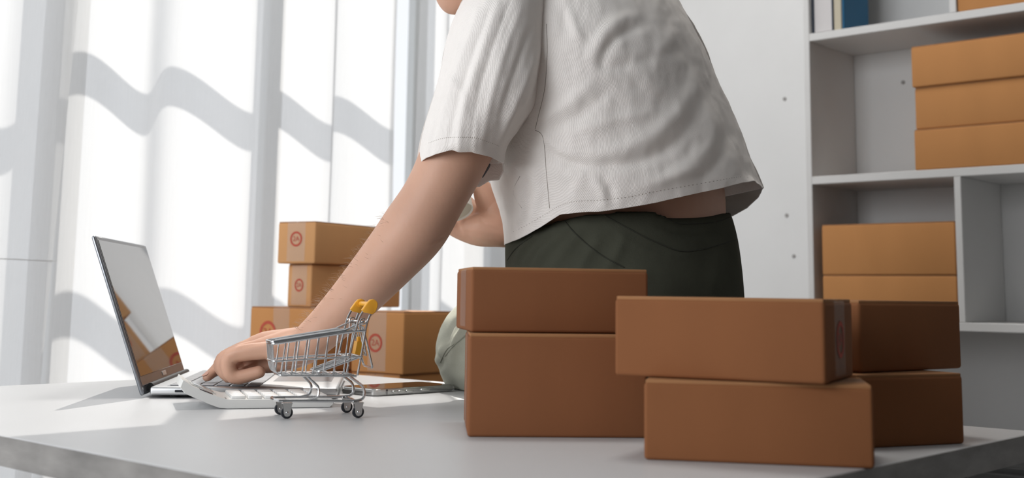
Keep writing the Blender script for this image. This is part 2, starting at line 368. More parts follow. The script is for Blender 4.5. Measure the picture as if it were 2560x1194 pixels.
a = onz(1168, 1092); b = onz(1610, 1095)
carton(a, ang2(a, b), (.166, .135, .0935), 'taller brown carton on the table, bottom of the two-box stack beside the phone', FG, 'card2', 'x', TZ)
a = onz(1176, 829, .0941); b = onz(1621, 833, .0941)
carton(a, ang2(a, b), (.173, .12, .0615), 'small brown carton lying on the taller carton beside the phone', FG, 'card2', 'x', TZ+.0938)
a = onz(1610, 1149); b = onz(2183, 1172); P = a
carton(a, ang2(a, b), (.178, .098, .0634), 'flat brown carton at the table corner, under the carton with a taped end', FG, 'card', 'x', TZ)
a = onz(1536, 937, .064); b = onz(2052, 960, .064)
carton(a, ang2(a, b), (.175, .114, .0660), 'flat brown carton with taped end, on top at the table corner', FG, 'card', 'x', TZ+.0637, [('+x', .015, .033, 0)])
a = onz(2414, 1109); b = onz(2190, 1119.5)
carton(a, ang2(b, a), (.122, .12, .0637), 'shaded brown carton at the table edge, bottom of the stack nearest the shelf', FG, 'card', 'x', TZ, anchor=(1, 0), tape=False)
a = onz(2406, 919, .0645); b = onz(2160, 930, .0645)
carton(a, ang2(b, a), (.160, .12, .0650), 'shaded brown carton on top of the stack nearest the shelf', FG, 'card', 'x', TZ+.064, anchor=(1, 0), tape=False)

# parcels behind the table
BG = 'taped parcels stacked behind the table'
A0 = math.radians(180-82.7-180)                   # heading of the long sides is A0+90
base_z = TZ-.013
Pn = at(1007, 922, 2.12); th = math.radians(7.3)   # long sides run along (cos th, -sin...) away to the right
LS = math.atan2(math.cos(math.radians(83.5)), math.sin(math.radians(83.5)))
ls = math.radians(7.)                              # heading of long sides in world xy
# near corner is (x min, y min) corner when width = long side
h3 = .1095
carton(Pn, ls, (.155, .123, h3), 'parcel with a red ring mark lying on the lowest parcels, beside the knee', BG, 'card3', 'x', base_z, [('-x', .0165, .053, .004)], name='parcel')
Pl = (Pn[0]-.128*math.sin(ls)-.060, Pn[1]+.158*math.cos(ls))
carton(Pl, ls, (.155, .165, h3+.004), 'wider parcel with a red ring mark carrying the two top parcels', BG, 'card3', 'x', base_z, [('-x', .0215, .066, .034)], name='parcel')
z2 = base_z+h3+.0042
Pm = at(776, 762, 2.225)
carton(Pm, ls-math.radians(4), (.235, .066, .0795), 'narrow brown parcel directly under the topmost parcel', BG, 'card4', 'x', z2, [('-x', .012, .04, 0)], name='parcel')
Pt = at(786, 650, 2.215)
carton(Pt, ls+math.radians(6), (.20, .088, .0775), 'topmost brown parcel of the stack behind the typing arm', BG, 'card4', 'x', z2+.0797, [('-x', .014, .045, 0)], name='parcel')
carton((Pn[0]-.004, Pn[1]+.004), ls, (.155, .115, .10), 'parcel in the bottom layer, half hidden by the table edge, beside the knee', BG, 'card3', 'x', base_z-.1005, name='parcel')
carton((Pl[0]+.01, Pl[1]+.004), ls, (.155, .155, .10), 'parcel in the bottom layer behind the laptop side of the table', BG, 'card3', 'x', base_z-.1005, name='parcel')
bt = thing('side_table', 'low white side table behind the desk carrying the taped parcels', 'table', (Pn[0]+.07, Pn[1]+.14, 0), ls)
zt = base_z-.101
MB().bbox((-.16, -.16, zt-.02), (.14, .21, zt), .002).build('tabletop', 'table', bt)
for sx in (-.13, .12):
    for sy in (-.14, .17): MB().tube([(sx, sy, 0), (sx, sy, zt-.02)], .011, 10).build('leg', 'steel_dark', bt, True)

# ---------------------------------------------------------------- wall shelf
XS = 2.30; YL = 1.2368
sh = thing('shelf_unit', 'white open shelf unit against the plaster wall holding books and cartons', 'shelf', (XS+.1, .7, 0))
def sb(name, x0, x1, y0, y1, z0, z1): MB().bbox((x0-XS-.1, y0-.7, z0), (x1-XS-.1, y1-.7, z1), .0012, 1).build(name, 'shelf', sh)
YR = .30
sb('side_panel', XS, XW-.002, YL, YL+.0135, 0, TZ+1.32); sb('side_panel', XS, XW-.002, YR-.0135, YR, 0, TZ+1.32)
ZB = [TZ+.0715, TZ+.3665, TZ+.673, TZ+.985, TZ+1.30]
for z in ZB: sb('shelf_board', XS, XW-.002, YR, YL, z, z+.0165)
DV = onx(2384, 445, XS)[1]
sb('divider', XS, XW-.002, DV-.0137, DV, ZB[0]+.0165, ZB[1]); 
DV2 = onx(2373, 20, XS)[1]
sb('divider', XS, XW-.002, DV2-.0137, DV2, ZB[2]+.0165, ZB[3])
SG = 'orange cartons stored on the shelf'
zz = ZB[1]+.0168; yl = onx(2288.6, 427, XS+.005)[1]
lab = ['orange carton on the middle shelf board, bottom of three', 'orange carton in the middle of the stack of three on the shelf', 'orange carton on top of the stack of three under the upper board']
for i, (dx, hgt) in enumerate(((.003, .0815), (.008, .0845), (.003, .083))):
    carton((XS+dx, yl-(.0, .002, -.001)[i]), -pi/2, (.30, .17, hgt), lab[i], SG, 'card3', 'x', zz, tape=False, name='shelf_carton'); zz += hgt+.0003
zz = ZB[0]+.0168; yl = onx(2056, 690, XS+.004)[1]
for i, (hgt, lb) in enumerate(((.0895, 'orange carton on the lowest shelf board beside the divider'), (.1035, 'orange carton stacked on another one beside the shelf divider'))):
    carton((XS+.004, yl), -pi/2, (yl-DV-.003, .17, hgt), lb, SG, 'card3', 'x', zz, tape=False, name='shelf_carton'); zz += hgt+.0003
yl = onx(2394, 30, XS+.004)[1]
carton((XS+.004, yl), -pi/2, (.28, .17, .11), 'orange carton on the upper shelf board beside the books', SG, 'card3', 'x', ZB[2]+.0168, tape=False, name='shelf_carton')
def book(px0, px1, d, mcover, mpage, label, h=.24, spine=True, dep=.15):
    ya = min(onx(px0, 80, XS+d)[1], YL-.0006); yb = onx(px1, 80, XS+d)[1]; W = ya-yb
    t = thing('book', label, 'book', (XS+d, yb, ZB[2]+.0168), 0, 'books on the upper shelf board')
    c = .004 if not spine else .0025
    mb = MB().bbox((0, 0, 0), (dep, c, h), .0008, 1).bbox((0, W-c, 0), (dep, W, h), .0008, 1)
    if spine: mb.bbox((0, 0, 0), (.003, W, h), .001, 1)
    else: mb.bbox((dep-.003, 0, 0), (dep, W, h), .001, 1)
    mb.build('cover', mcover, t)
    MB().bbox((.004, c, .004), (dep-.004, W-c, h-.004), .0005, 1).build('pages', mpage, t)
book(2026, 2084, .012, 'book_d', 'book_w', 'navy bound book on the shelf showing its white page edges', .25, False)
book(2085, 2105, .012, 'book_c', 'book_c', 'thin cream book between the navy and blue books', .22, dep=.095)
book(2105.5, 2112, .010, 'book_b', 'book_w', 'blue book on the upper shelf board with its cover showing', .24, dep=.113)

# dark low cabinet under the shelf
lc = thing('low_cabinet', 'dark low cabinet standing under the shelf against the wall', 'cabinet', (2.39, .768, 0))
zt = onx(2540, 1168, 2.28)[2]
MB().bbox((-.11, -.452, .03), (.108, .452, zt), .003).build('cabinet_body', 'steel_dark', lc)
for y0, y1 in ((-.448, -.152), (-.148, .148), (.152, .448)):
    dr = MB().bbox((-.126, y0, .04), (-.1105, y1, zt-.012), .002).build('cabinet_door', 'steel_dark', lc)
    MB().tube([(-.127, y1-.03, zt-.14), (-.138, y1-.03, zt-.135), (-.138, y1-.03, zt-.065), (-.127, y1-.03, zt-.06)], .003, 8).build('door_handle', 'chrome_flat', dr, True)
for y in (-.42, .42): MB().box((-.10, y-.02, 0), (.10, y+.02, .0302)).build('plinth', 'steel_dark', lc)

# ---------------------------------------------------------------- laptop
N3 = np.array([.805, 1.320]); F3 = np.array([1.015, 1.555]); d3 = (F3-N3)/np.linalg.norm(F3-N3); LW = float(np.linalg.norm(F3-N3)); LD = .228
lt = thing('laptop', 'open silver laptop with dark reflective screen on the white table', 'laptop', (N3[0], N3[1], TZ), math.atan2(d3[1], d3[0]))
# local: x along the hinge (near -> far), -y towards the palm rest, z up
MB().bbox((0, -LD, .0035), (LW, -.004, .0135), .003, 3).build('base', 'alu_l', lt, True)
MB().box((.012, -LD*.58, .01352), (LW-.012, -.022, .0137)).build('keyboard_deck', 'alu', lt)
k0 = MB().bbox((-.0082, -.0078, 0), (.0082, .0078, .0012), .0006, 1).build('key', 'key', lt)
cnt = 0
for r in range(6):
    for c in range(15):
        x = .028+c*(LW-.056)/14; y = -.032-r*.0185
        if r == 5 and 4 <= c <= 8: continue
        if cnt == 0: k0.location = (x, y, .0137)
        else: share(k0, 'key', lt, (x, y, .0137))
        cnt += 1
MB().bbox((-.044, -.008, 0), (.044, .008, .0012), .0006, 1).build('space_bar', 'key', lt).location = (.028+6*(LW-.056)/14, -.032-5*.0185, .0137)
MB().bbox((LW/2-.055, -LD+.012, .0134), (LW/2+.055, -LD*.62, .01385), .0004, 1).build('trackpad', 'alu', lt)
MB().bbox((-.0003, -.045, .0065), (.003, -.033, .0105), .0012, 2).build('usb_port', 'rubber', lt)
MB().bbox((-.0003, -.070, .007), (.003, -.061, .0100), .0012, 2).build('usb_port', 'rubber', lt)
MB().tube([(.02, -.001, .0125), (LW-.02, -.001, .0125)], .0042, 12).build('hinge', 'steel_dark', lt, True)
for x in (.03, LW-.03):
    for y in (-.03, -LD+.03): MB().lathe([(.006, 0), (.006, .0036)], 14, Matrix.Translation((x, y, 0))).build('rubber_foot', 'rubber', lt, True)
# lid: leaning back 20 degrees
tilt = math.atan2(.068, .188); LH = .202
def lid(name, a, b, r, m, seg=2, parent=None, sm=True):
    mb = MB().bbox(a, b, r, seg); R = Matrix.Translation((0, .002, .004)) @ Matrix.Rotation(-tilt, 4, 'X')
    mb.v = [tuple(R @ Vector(p)) for p in mb.v]; return mb.build(name, m, lt, sm)
lid('lid', (0, 0, 0), (LW, .0052, LH), .003, 'alu', 3)
lid('bezel', (.002, -.0006, .010), (LW-.002, .001, LH-.002), .0005, 'bezel', 1)
lid('screen', (.006, -.0011, .022), (LW-.006, .0, LH-.006), .0003, 'screen', 1, sm=False)
lid('lid_badge', (LW*.46, -.0012, .0135), (LW*.54, -.0002, .0195), .0002, 'alu_l', 1)
MB().tube([(LW/2+.003*math.cos(a), -.0, 0) for a in (0, 1)], .001, 6)

# ---------------------------------------------------------------- calculator
P0 = onz(560, 1022); e2 = np.array([.866, -.5]); n2 = np.array([.5, .866])
def plane_uw(x, y, O, u, n, v=0.):       # pixel on the vertical plane through O + v n, spanned by u and z
    d = ray(x, y); o = np.array([O[0]+n[0]*v, O[1]+n[1]*v]); t = (o@n)/(d[0]*n[0]+d[1]*n[1]); p = C+d*t
    return float((p[0]-O[0])*u[0]+(p[1]-O[1])*u[1]), float(p[2]-TZ)
ca = thing('calculator', 'white desktop calculator with tilted display in front of the laptop', 'calculator', (P0[0], P0[1], TZ), math.atan2(e2[1], e2[0]))
top = [plane_uw(x, y, P0, e2, n2) for x, y in ((456, 949), (481, 966), (514, 980), (547, 992), (569, 998), (600, 998.5))]
bot = [plane_uw(x, y, P0, e2, n2) for x, y in ((449, 967), (462, 983), (490, 996), (520, 1009), (547, 1019), (569, 1022))]
tf = top[-1][1]; CL = .122; CD = .100
bot = [(a, max(b, .0005)) for a, b in bot]
top = [(a, max(b, tf)) for a, b in top]
poly = bot+[(CL-.004, .0005), (CL, .004), (CL, tf-.002), (CL-.003, tf)]+top[::-1]
mb = MB()
def rp(k, yy): return [(a, yy, b) for a, b in poly] if k == 1 else [((a-.03)*k+.03, yy, (b-.007)*k+.007) for a, b in poly]
mb.rings([rp(.985, 0), rp(1, .003), rp(1, CD-.003), rp(.985, CD)]).build('calculator_body', 'calc', ca, True)
k0 = MB().bbox((-.0078, -.0068, 0), (.0078, .0068, .0042), .0014, 2).build('calculator_key', 'ckey', ca, True)
cnt = 0
for i in range(6):
    for j in range(5):
        loc = (.016+i*.0182, .014+j*.0178, tf-.0004)
        if cnt == 0: k0.location = loc
        else: share(k0, 'calculator_key', ca, loc)
        cnt += 1
hu = Vector((top[3][0]-top[1][0], 0, top[3][1]-top[1][1])); hl = hu.length; hd = hu.normalized()
def head(name, s0, s1, y0, y1, hgt, m, r=.001):
    mb = MB().bbox((s0, y0, -.001), (s1, y1, hgt), r, 2); a = math.atan2(-hd.z, hd.x)
    R = Matrix.Translation((top[1][0], 0, top[1][1])) @ Matrix.Rotation(a, 4, 'Y'); mb.v = [tuple(R @ Vector(p)) for p in mb.v]; mb.build(name, m, ca, True)
head('solar_panel', hl*.30, hl*.80, .006, .028, .0006, 'solar', .0006)
head('display_bezel', hl*.02, hl*.98, .032, CD-.006, .0008, 'calc', .0006)
head('display', hl*.12, hl*.90, .036, CD-.010, .0012, 'lcd', .0004)
MB().bbox((-.004, .008, tf-.0005), (.003, .018, tf+.001), .0004, 1).build('slide_switch', 'rubber', ca)

# ---------------------------------------------------------------- phone
Q0 = onz(938, 991); Q1 = onz(1165, 976); pa = ang2(Q0, Q1)
ph = thing('smartphone', 'smartphone in a clear case lying face up beside the knee', 'phone', (Q0[0], Q0[1], TZ), pa)
PLn, PWd, PT = .143, .076, .0086
def slab(name, x0, x1, y0, y1, z0, z1, rc, m, nseg=6, rim=.0012):
    def outline(k):
        o = []
        for cx, cy, s in ((x1-rc, y1-rc, 0), (x0+rc, y1-rc, 1), (x0+rc, y0+rc, 2), (x1-rc, y0+rc, 3)):
            for j in range(nseg+1): a = pi/2*(s+j/nseg); o.append((cx+(rc-k)*math.cos(a), cy+(rc-k)*math.sin(a)))
        return o
    R = [[(a, b, z) for a, b in outline(k)] for k, z in ((rim, z0), (0, z0+rim), (0, z1-rim), (rim, z1))]
    return MB().rings(R).build(name, m, ph, True)
slab('clear_case', -.002, PLn, -.0005, PWd, .0002, PT*.78, .012, 'case', rim=.001)
slab('phone_frame', 0, PLn-.002, .0015, PWd-.002, .0006, PT, .011, 'phone_rim', rim=.0012)
slab('screen', .0018, PLn-.0038, .0032, PWd-.0038, PT-.0004, PT+.0003, .0095, 'phone', rim=.0003)
for x0, x1 in ((.028, .033), (.038, .049), (.0505, .0615), (.076, .091)):
    MB().bbox((x0, -.0016, .0032), (x1, .0022, .0060), .0011, 2).build('side_button', 'phone_rim', ph, True)
MB().box((.0195, -.0002, .001), (.0203, .002, .0082)).build('antenna_line', 'rubber', ph)

# ---------------------------------------------------------------- toy shopping trolley
O = onz(717, 1046); cu = np.array([.882, -.471]); cv = np.array([.471, .882]); CW = .058; VC = .021
ct = thing('mini_shopping_cart', 'miniature chrome wire shopping cart with yellow handle grips', 'shopping cart', (O[0], O[1], TZ), math.atan2(cu[1], cu[0]))
def U(x, y, v=0.): return plane_uw(x, y, O, cu, cv, v)
def bk(u): return float(np.interp(u, [-.025, .08], [.0200, .0290]))      # half width of the basket
def chw(u): return float(np.interp(u, [0, .0725], [.0210, .0280]))       # half width of the chassis
def pt(x, y, v=None, side=0, dv=0., wf=bk):
    vn = 0.
    for _ in range(4): a, b = U(x, y, vn); vn = VC-wf(a)
    h = wf(a)-dv
    return (a, VC-h if side == 0 else VC+h, b)
WR = .00085
def wire(name, pts, r=WR, per=5, n=8, closed=False, m='chrome'):
    P = spline(pts, per) if per > 1 else np.array(pts)
    return MB().tube(P, r, n, closed).build(name, m, ct, True)
def bend(pts, rad=.004, k=5):                 # polyline with rounded corners
    P = [Vector(p) for p in pts]; out = [P[0]]
    for i in range(1, len(P)-1):
        a = (P[i-1]-P[i]); b = (P[i+1]-P[i]); r = min(rad, a.length*.45, b.length*.45)
        p0 = P[i]+a.normalized()*r; p1 = P[i]+b.normalized()*r
        for j in range(k+1): t = j/k; out.append(p0*(1-t)**2+P[i]*2*t*(1-t)+p1*t*t)
    out.append(P[-1]); return out
def bw(name, pts, r=WR, rad=.004, closed=False): return MB().tube(bend(pts, rad), r*1.15 if name != 'front_wire' else r, 8).build(name, 'chrome', ct, True)
def both(fn):
    for s in (0, 1): fn(s)
# rims: top main loop, upper rail with hump, mid rail, bottom loop
tn = [(682, 859), (780, 844), (872, 829), (913, 826)]
top_near = [pt(x, y) for x, y in tn]; top_far = [pt(x, y, side=1) for x, y in tn]
bw('top_rim', top_near[::-1]+top_far, .0013, .003)
un = [(680, 854), (780, 838), (862, 826), (907, 806)]
bw('upper_rail', [pt(x, y, dv=.0012) for x, y in un][::-1]+[pt(x, y, side=1, dv=.0012) for x, y in un], .0010, .003)
mn = [(683, 903), (790, 896), (875, 891), (905, 891)]
bw('mid_rail', [pt(x, y) for x, y in mn][::-1]+[pt(x, y, side=1) for x, y in mn], .0009, .003)
bn = [(700, 938), (790, 939), (893, 940)]
bw('bottom_loop', [pt(x, y, dv=.003) for x, y in bn][::-1]+[pt(x, y, side=1, dv=.003) for x, y in bn], .0010, .004)
# upright U wires
for xt, yt, xb in ((715, 861, 703), (742, 856, 730), (769, 852, 756), (797, 849, 783), (822, 845, 809), (847, 842, 835), (872, 838, 860)):
    bw('basket_wire', [pt(xt, yt-5), pt(xb, 936, dv=.003), pt(xb, 936, side=1, dv=.003), pt(xt, yt-5, side=1)], .0008, .006)
# front grille wires
ft = pt(682, 857); fb = pt(700, 938); fm = pt(685, 905); fk = pt(690, 930)
for k in range(6):
    t = k/5*2-1; h = bk(ft[0])-.0005; y = VC+h*t; y2 = VC+h*t*.86
    bw('front_wire', [(ft[0], y, ft[2]), (fm[0], y, fm[2]), (fk[0], y2, fk[2]), (fb[0]+.004, y2, fb[2]), (fb[0]+.012, y2, fb[2]-.0003)], .00062, .006)
for v in (-.5, 0, .5): bw('floor_wire', [(fb[0], VC+.018*v, fb[2]-.0006), (pt(893, 940)[0], VC+.026*v, fb[2]-.0006)], .0007)
# top inner grid along the raised lid
for v in (-.7, -.35, .35, .7):
    a = pt(690, 852); b = pt(868, 826); bw('lid_wire', [(a[0], VC+bk(a[0])*v, a[2]+.0004), (b[0], VC+bk(b[0])*v, b[2]+.0008)], .0007)
# handle posts
def posts(s):
    bw('handle_post', [pt(895, 938, side=s, dv=.0025), pt(905, 880, side=s), pt(917, 808, side=s), pt(929, 778, side=s)], .0010, .008)
    bw('handle_post', [pt(873, 895, side=s), pt(886, 838, side=s), pt(897, 796, side=s), pt(911, 772, side=s)], .0010, .008)
    # hook loop at the hinge bar
    a = pt(909, 803, side=s, dv=.002); c0 = Vector(a)
    MB().tube([c0+Vector((.0030*math.cos(t), 0, .0030*math.sin(t))) for t in np.linspace(-2.2, 3.4, 14)]+[c0+Vector((-.003, 0, -.008))], .0008, 8).build('hinge_loop', 'chrome', ct, True)
both(posts)
bw('hinge_bar', [pt(908, 804, dv=.0), pt(908, 804, side=1)], .0011)
bw('cross_bar', [pt(905, 891), pt(905, 891, side=1)], .0009); bw('cross_bar', [pt(875, 891), pt(875, 891, side=1)], .0009)
# rear swinging gate and child seat
HB = .029
for v in (-.75, -.4, 0, .4, .75):
    a = pt(907, 812); b = pt(931, 905); bw('gate_wire', [(a[0], VC+HB*v, a[2]), (b[0]-.004, VC+HB*v*.8, b[2]+.006)], .0007)
a = pt(909, 815); b = pt(936, 920)
bw('gate_frame', [(a[0], VC-HB+.003, a[2]), (b[0], VC-HB*.72, b[2]), (b[0], VC+HB*.72, b[2]), (a[0], VC+HB-.003, a[2])], .0010, .004)
a = pt(795, 929); b = pt(905, 893)
for v in (-.8, -.4, 0, .4, .8): bw('seat_wire', [(a[0], VC+bk(a[0])*v*.9, a[2]), (b[0], VC+HB*v*.9, b[2])], .0008)
bw('seat_frame', [(b[0], VC-HB+.002, b[2]+.001), (a[0], VC-bk(a[0])*.82, a[2]-.0005), (a[0], VC+bk(a[0])*.82, a[2]-.0005), (b[0], VC+HB-.002, b[2]+.001)], .0010, .004)
# yellow grips: D-shaped plates joined by a bar
ga = [pt(x, y) for x, y in ((904, 774), (908, 780), (931, 785), (938, 780), (943, 768), (944, 758), (940, 751), (932, 747), (924, 749), (917, 756))]
def grips(s):
    e0 = VC-.029; e1 = VC+.029; yy = (e0-.0022, e0+.0036) if s == 0 else (e1-.0036, e1+.0022)
    mid = sum((Vector((p[0], 0, p[2])) for p in ga), Vector())/len(ga)
    def rg(k, y): return [(mid.x+(p[0]-mid.x)*k, y, mid.z+(p[2]-mid.z)*k) for p in ga]
    MB().rings([rg(.88, yy[0]), rg(1, yy[0]+.0008), rg(1, yy[1]-.0008), rg(.88, yy[1])]).build('handle_grip', 'yellow', ct, True)
    g = pt(930, 760); R = Matrix.Translation((g[0], yy[1] if s == 0 else yy[0]-.0015, g[2])) @ Matrix.Rotation(-pi/2, 4, 'X')
    MB().lathe([(.0042, 0), (.0042, .0015)], 16, R).build('grip_collar', 'yellow', ct, True)
both(grips)
g = pt(930, 760); MB().tube([(g[0], VC-.027, g[2]), (g[0], VC+.027, g[2])], .0026, 14).build('handle_bar', 'yellow', ct, True)
# yellow tag hanging in the gate
tp = [U(x, y, VC) for x, y in ((890, 852), (901, 852), (905, 880), (902, 887), (884, 883))]
MB().prism(tp, VC-.007, VC+.007, lambda a, b, d: (a, d, b)).build('yellow_tag', 'yellow', ct)
q = U(896, 846, VC); MB().bbox((q[0]-.0016, VC-.004, q[1]-.003), (q[0]+.0022, VC+.004, q[1]+.0022), .001, 2).build('tag_hook', 'yellow', ct, True)
# chassis
def chassis(s):
    def p(x, y, k=0.): return pt(x, y, side=s, dv=k, wf=chw)
    bw('chassis_rail', [p(697, 1001), p(880, 1002), p(911, 998, .001), p(912, 968, .001), p(876, 941, .002)], .0013, .007)
    bw('front_strut', [p(768, 939, .004), p(800, 969, .003), p(796, 995, .002), p(770, 1000, .0015)], .0012, .005)
both(chassis)
a = pt(697, 1001, wf=chw); h = chw(a[0]); bw('chassis_crossbar', [(a[0], VC-h, a[2]), (a[0]-.003, VC-h*.5, a[2]), (a[0]-.003, VC+h*.5, a[2]), (a[0], VC+h, a[2])], .0013, .003)
a = pt(895, 1003, wf=chw); h = chw(a[0]); bw('chassis_crossbar', [(a[0], VC-h, a[2]), (a[0], VC+h, a[2])], .0011)
zc = .0062; a = (a[0], a[2])
uf = pt(717, 1030, wf=chw)[0]; ur = pt(895, 1030, wf=chw)[0]
for (ux, v) in ((uf, VC-chw(uf)), (uf, VC+chw(uf)), (ur, VC-chw(ur)), (ur, VC+chw(ur))):
    zr = a[1]-.0014
    for s in (-1, 1):
        oy = v+s*.0030; pr = [(-.0048, zr), (.0048, zr), (.0040, .0110), (.0036, .0056), (.0024, .0030), (0, .0022), (-.0024, .0030), (-.0036, .0056), (-.0040, .0110)]
        MB().prism(pr, oy-.0004, oy+.0004, lambda p, q, d: (ux+p, d, q)).build('caster_bracket', 'chrome_flat', ct)
        MB().lathe([(.0016, 0), (.0013, .0006), (.0004, .0009)], 12, Matrix.Translation((ux, oy+s*.0003, zc)) @ Matrix.Rotation(-s*pi/2, 4, 'X')).build('axle_bolt', 'chrome', ct, True)
    MB().bbox((ux-.0054, v-.0036, zr-.0003), (ux+.0054, v+.0036, zr+.0008), .0003, 1).build('caster_plate', 'chrome_flat', ct)
    MB().lathe([(.0045, -.0022), (.0058, -.0020), (.0062, -.0010), (.0062, .0010), (.0058, .0020), (.0045, .0022)], 28, Matrix.Translation((ux, v, zc)) @ Matrix.Rotation(pi/2, 4, 'X')).build('wheel', 'rubber', ct, True)
# ---------------------------------------------------------------- person
def poly_at(P, s):                              # point at arc fraction s of a pixel polyline
    P = np.array(P, float); L = np.r_[0, np.cumsum(np.linalg.norm(np.diff(P, axis=0), axis=1))]; L /= L[-1]
    return np.array([np.interp(s, L, P[:, 0]), np.interp(s, L, P[:, 1])])
def ring_px(near, far, zl, zr, D, n=72, pw=1.0, Df=None):
    """closed ring: near half follows pixel polyline `near` (front -> back), far half `far` back again."""
    out = []
    for j in range(n):
        a = 2*pi*j/n
        s = (1-math.cos(a))/2
        P = near if a <= pi else far
        x, y = poly_at(P, s)
        d = D if a <= pi else (Df or D)
        out.append(at(x, y, zl+(zr-zl)*s-d*math.copysign(abs(math.sin(a))**pw, math.sin(a))))
    return out
def up_rings(R, per=5):
    R = np.array(R, float); k, n, _ = R.shape
    return list(spline(R.reshape(k, n*3), per).reshape(-1, n, 3))
def limb(pts, per=5, n=14, ecc=None):           # pts: (px, py, Z, radius) -> tapering tube with round ends
    P = np.array([[*at(x, y, Z), r] for x, y, Z, r in pts]); return limb3(P, per, n)
def limb3(P, per=5, n=14):
    S = spline(P, per) if per > 1 else np.array(P); a = S[0, :3]-S[1, :3]; a /= np.linalg.norm(a); b = S[-1, :3]-S[-2, :3]; b /= np.linalg.norm(b)
    r0 = S[0, 3]; r1 = S[-1, 3]
    pre = [np.r_[S[0, :3]+a*r0*math.sin(t), r0*math.cos(t)] for t in (1.45, 1.1, .7, .35)]
    post = [np.r_[S[-1, :3]+b*r1*math.sin(t), r1*math.cos(t)] for t in (.35, .7, 1.1, 1.45)]
    S = np.vstack([pre, S, post]); return MB().tube(S[:, :3], list(S[:, 3]), n)
def merge(*parts):
    mb = MB()
    for p in parts: mb.add(p.v, p.f)
    return mb
def remesh(mb, voxel, smooth=4, fac=.5):
    o = mb.build('tmp', 'skin'); mo = o.modifiers.new('r', 'REMESH'); mo.mode = 'VOXEL'; mo.voxel_size = voxel
    if smooth: s = o.modifiers.new('s', 'SMOOTH'); s.iterations = smooth; s.factor = fac
    me = bpy.data.meshes.new_from_object(o.evaluated_get(bpy.context.evaluated_depsgraph_get()))
    bpy.data.objects.remove(o); return me
def np_mesh(me):
    n = len(me.vertices); v = np.empty(n*3, np.float32); me.vertices.foreach_get('co', v)
    nn = np.empty(n*3, np.float32); me.vertex_normals.foreach_get('vector', nn)
    return v.reshape(-1, 3).astype(float), nn.reshape(-1, 3).astype(float)
def put(me, v): me.vertices.foreach_set('co', v.astype(np.float32).ravel()); me.update()
def seg_dist(p, P):
    best = np.full(len(p), 1e9); tt = np.zeros(len(p)); P = np.array(P, float)
    for i in range(len(P)-1):
        a, b = P[i], P[i+1]; ab = b-a; t = np.clip(((p-a)@ab)/(ab@ab), 0, 1); d = np.linalg.norm(p-(a+t[:, None]*ab), axis=1)
        k = d < best; best[k] = d[k]; tt[k] = (i+t[k])/(len(P)-1)
    return best, tt
def folds(me, ridges, facing=True, amp=1., wid=1.):
    """raise/sink cloth along fold lines: (pixel polyline, width px, height m) seen on the near side"""
    v, n = np_mesh(me); d = v-C; z = d@fw; p = np.c_[1280+F*(d@RT)/z, CY-F*(d@UP)/z]
    f = np.clip(-(n@fw)*2.5, 0, 1) if facing else np.ones(len(v))
    tot = np.zeros(len(v))
    for P, wd, hgt in ridges:
        dd, t = seg_dist(p, spline(P, 6)); tot += hgt*np.exp(-(dd/(wd*wid))**2)*np.sin(pi*np.clip(t*.9+.05, 0, 1))**.6
    v += n*(tot*f*amp)[:, None]; put(me, v)
def mk(me, name, m, parent=None):
    me.name = name; me.materials.clear(); me.materials.append(M[m]); me.polygons.foreach_set('use_smooth', [True]*len(me.polygons))
    o = bpy.data.objects.new(name, me); COL.objects.link(o); o.parent = parent; return o
def on_surface(bvh, pts, off=.0006, per=8):     # lay a pixel polyline onto a surface
    out = []
    for x, y in spline(pts, per):
        d = Vector(ray(x, y)).normalized(); h = bvh.ray_cast(Vector(C), d)
        if h[0] is not None: out.append(h[0]-d*off)
    return out
def lay_line(o, lines, name, m, r=.0005, dash=None):
    bm = bmesh.new(); bm.from_mesh(o.data); bvh = BVHTree.FromBMesh(bm); bm.free(); mb = MB(); any_ = False
    for P in lines:
        q = on_surface(bvh, P, per=24 if dash else 8)
        if dash:
            for i in range(0, len(q)-2, dash+1): mb.tube(q[i:i+dash], r, 5); any_ = True
        elif len(q) > 2: mb.tube(q, r, 6); any_ = True
    if any_: return mb.build(name, m, o, True)

# --- body: torso, neck, head, arms, hands, legs in one skin
def rr(L, R, zl=1.60, zr=1.60, D=.12, n=48): return ring_px([L, R], [R, L], zl, zr, D, n)
torso = MB().rings(up_rings([rr((1330, 800), (1800, 780), D=.12), rr((1290, 690), (1825, 650), D=.135), rr((1285, 600), (1816, 545), D=.125), rr((1278, 520), (1813, 480), D=.12), rr((1268, 430), (1800, 380), D=.118),
    rr((1262, 330), (1768, 280), D=.125), rr((1262, 200), (1715, 150), D=.13), rr((1270, 80), (1650, 40), D=.13), rr((1300, -30), (1570, -50), D=.12), rr((1320, -90), (1490, -110), D=.09), rr((1330, -130), (1450, -150), D=.055)], 4))
shoulders = limb([(1350, -30, 1.52, .045), (1400, -45, 1.60, .05), (1425, -15, 1.67, .046)])
armN = limb([(1310, 0, 1.51, .046), (1255, 120, 1.490, .048), (1190, 270, 1.467, .045), (1131, 402, 1.46, .041), (1086, 490, 1.458, .0385), (1035, 572, 1.458, .0400), (968, 653, 1.46, .0355), (886, 745, 1.466, .0300), (820, 812, 1.472, .0255), (772, 857, 1.476, .0232)], 8, 44)
armF = limb([(1428, 0, 1.69, .048), (1440, 150, 1.755, .048), (1450, 330, 1.78, .043), (1450, 480, 1.79, .041), (1410, 560, 1.76, .040), (1340, 572, 1.71, .034), (1285, 572, 1.675, .028)], 5, 32)
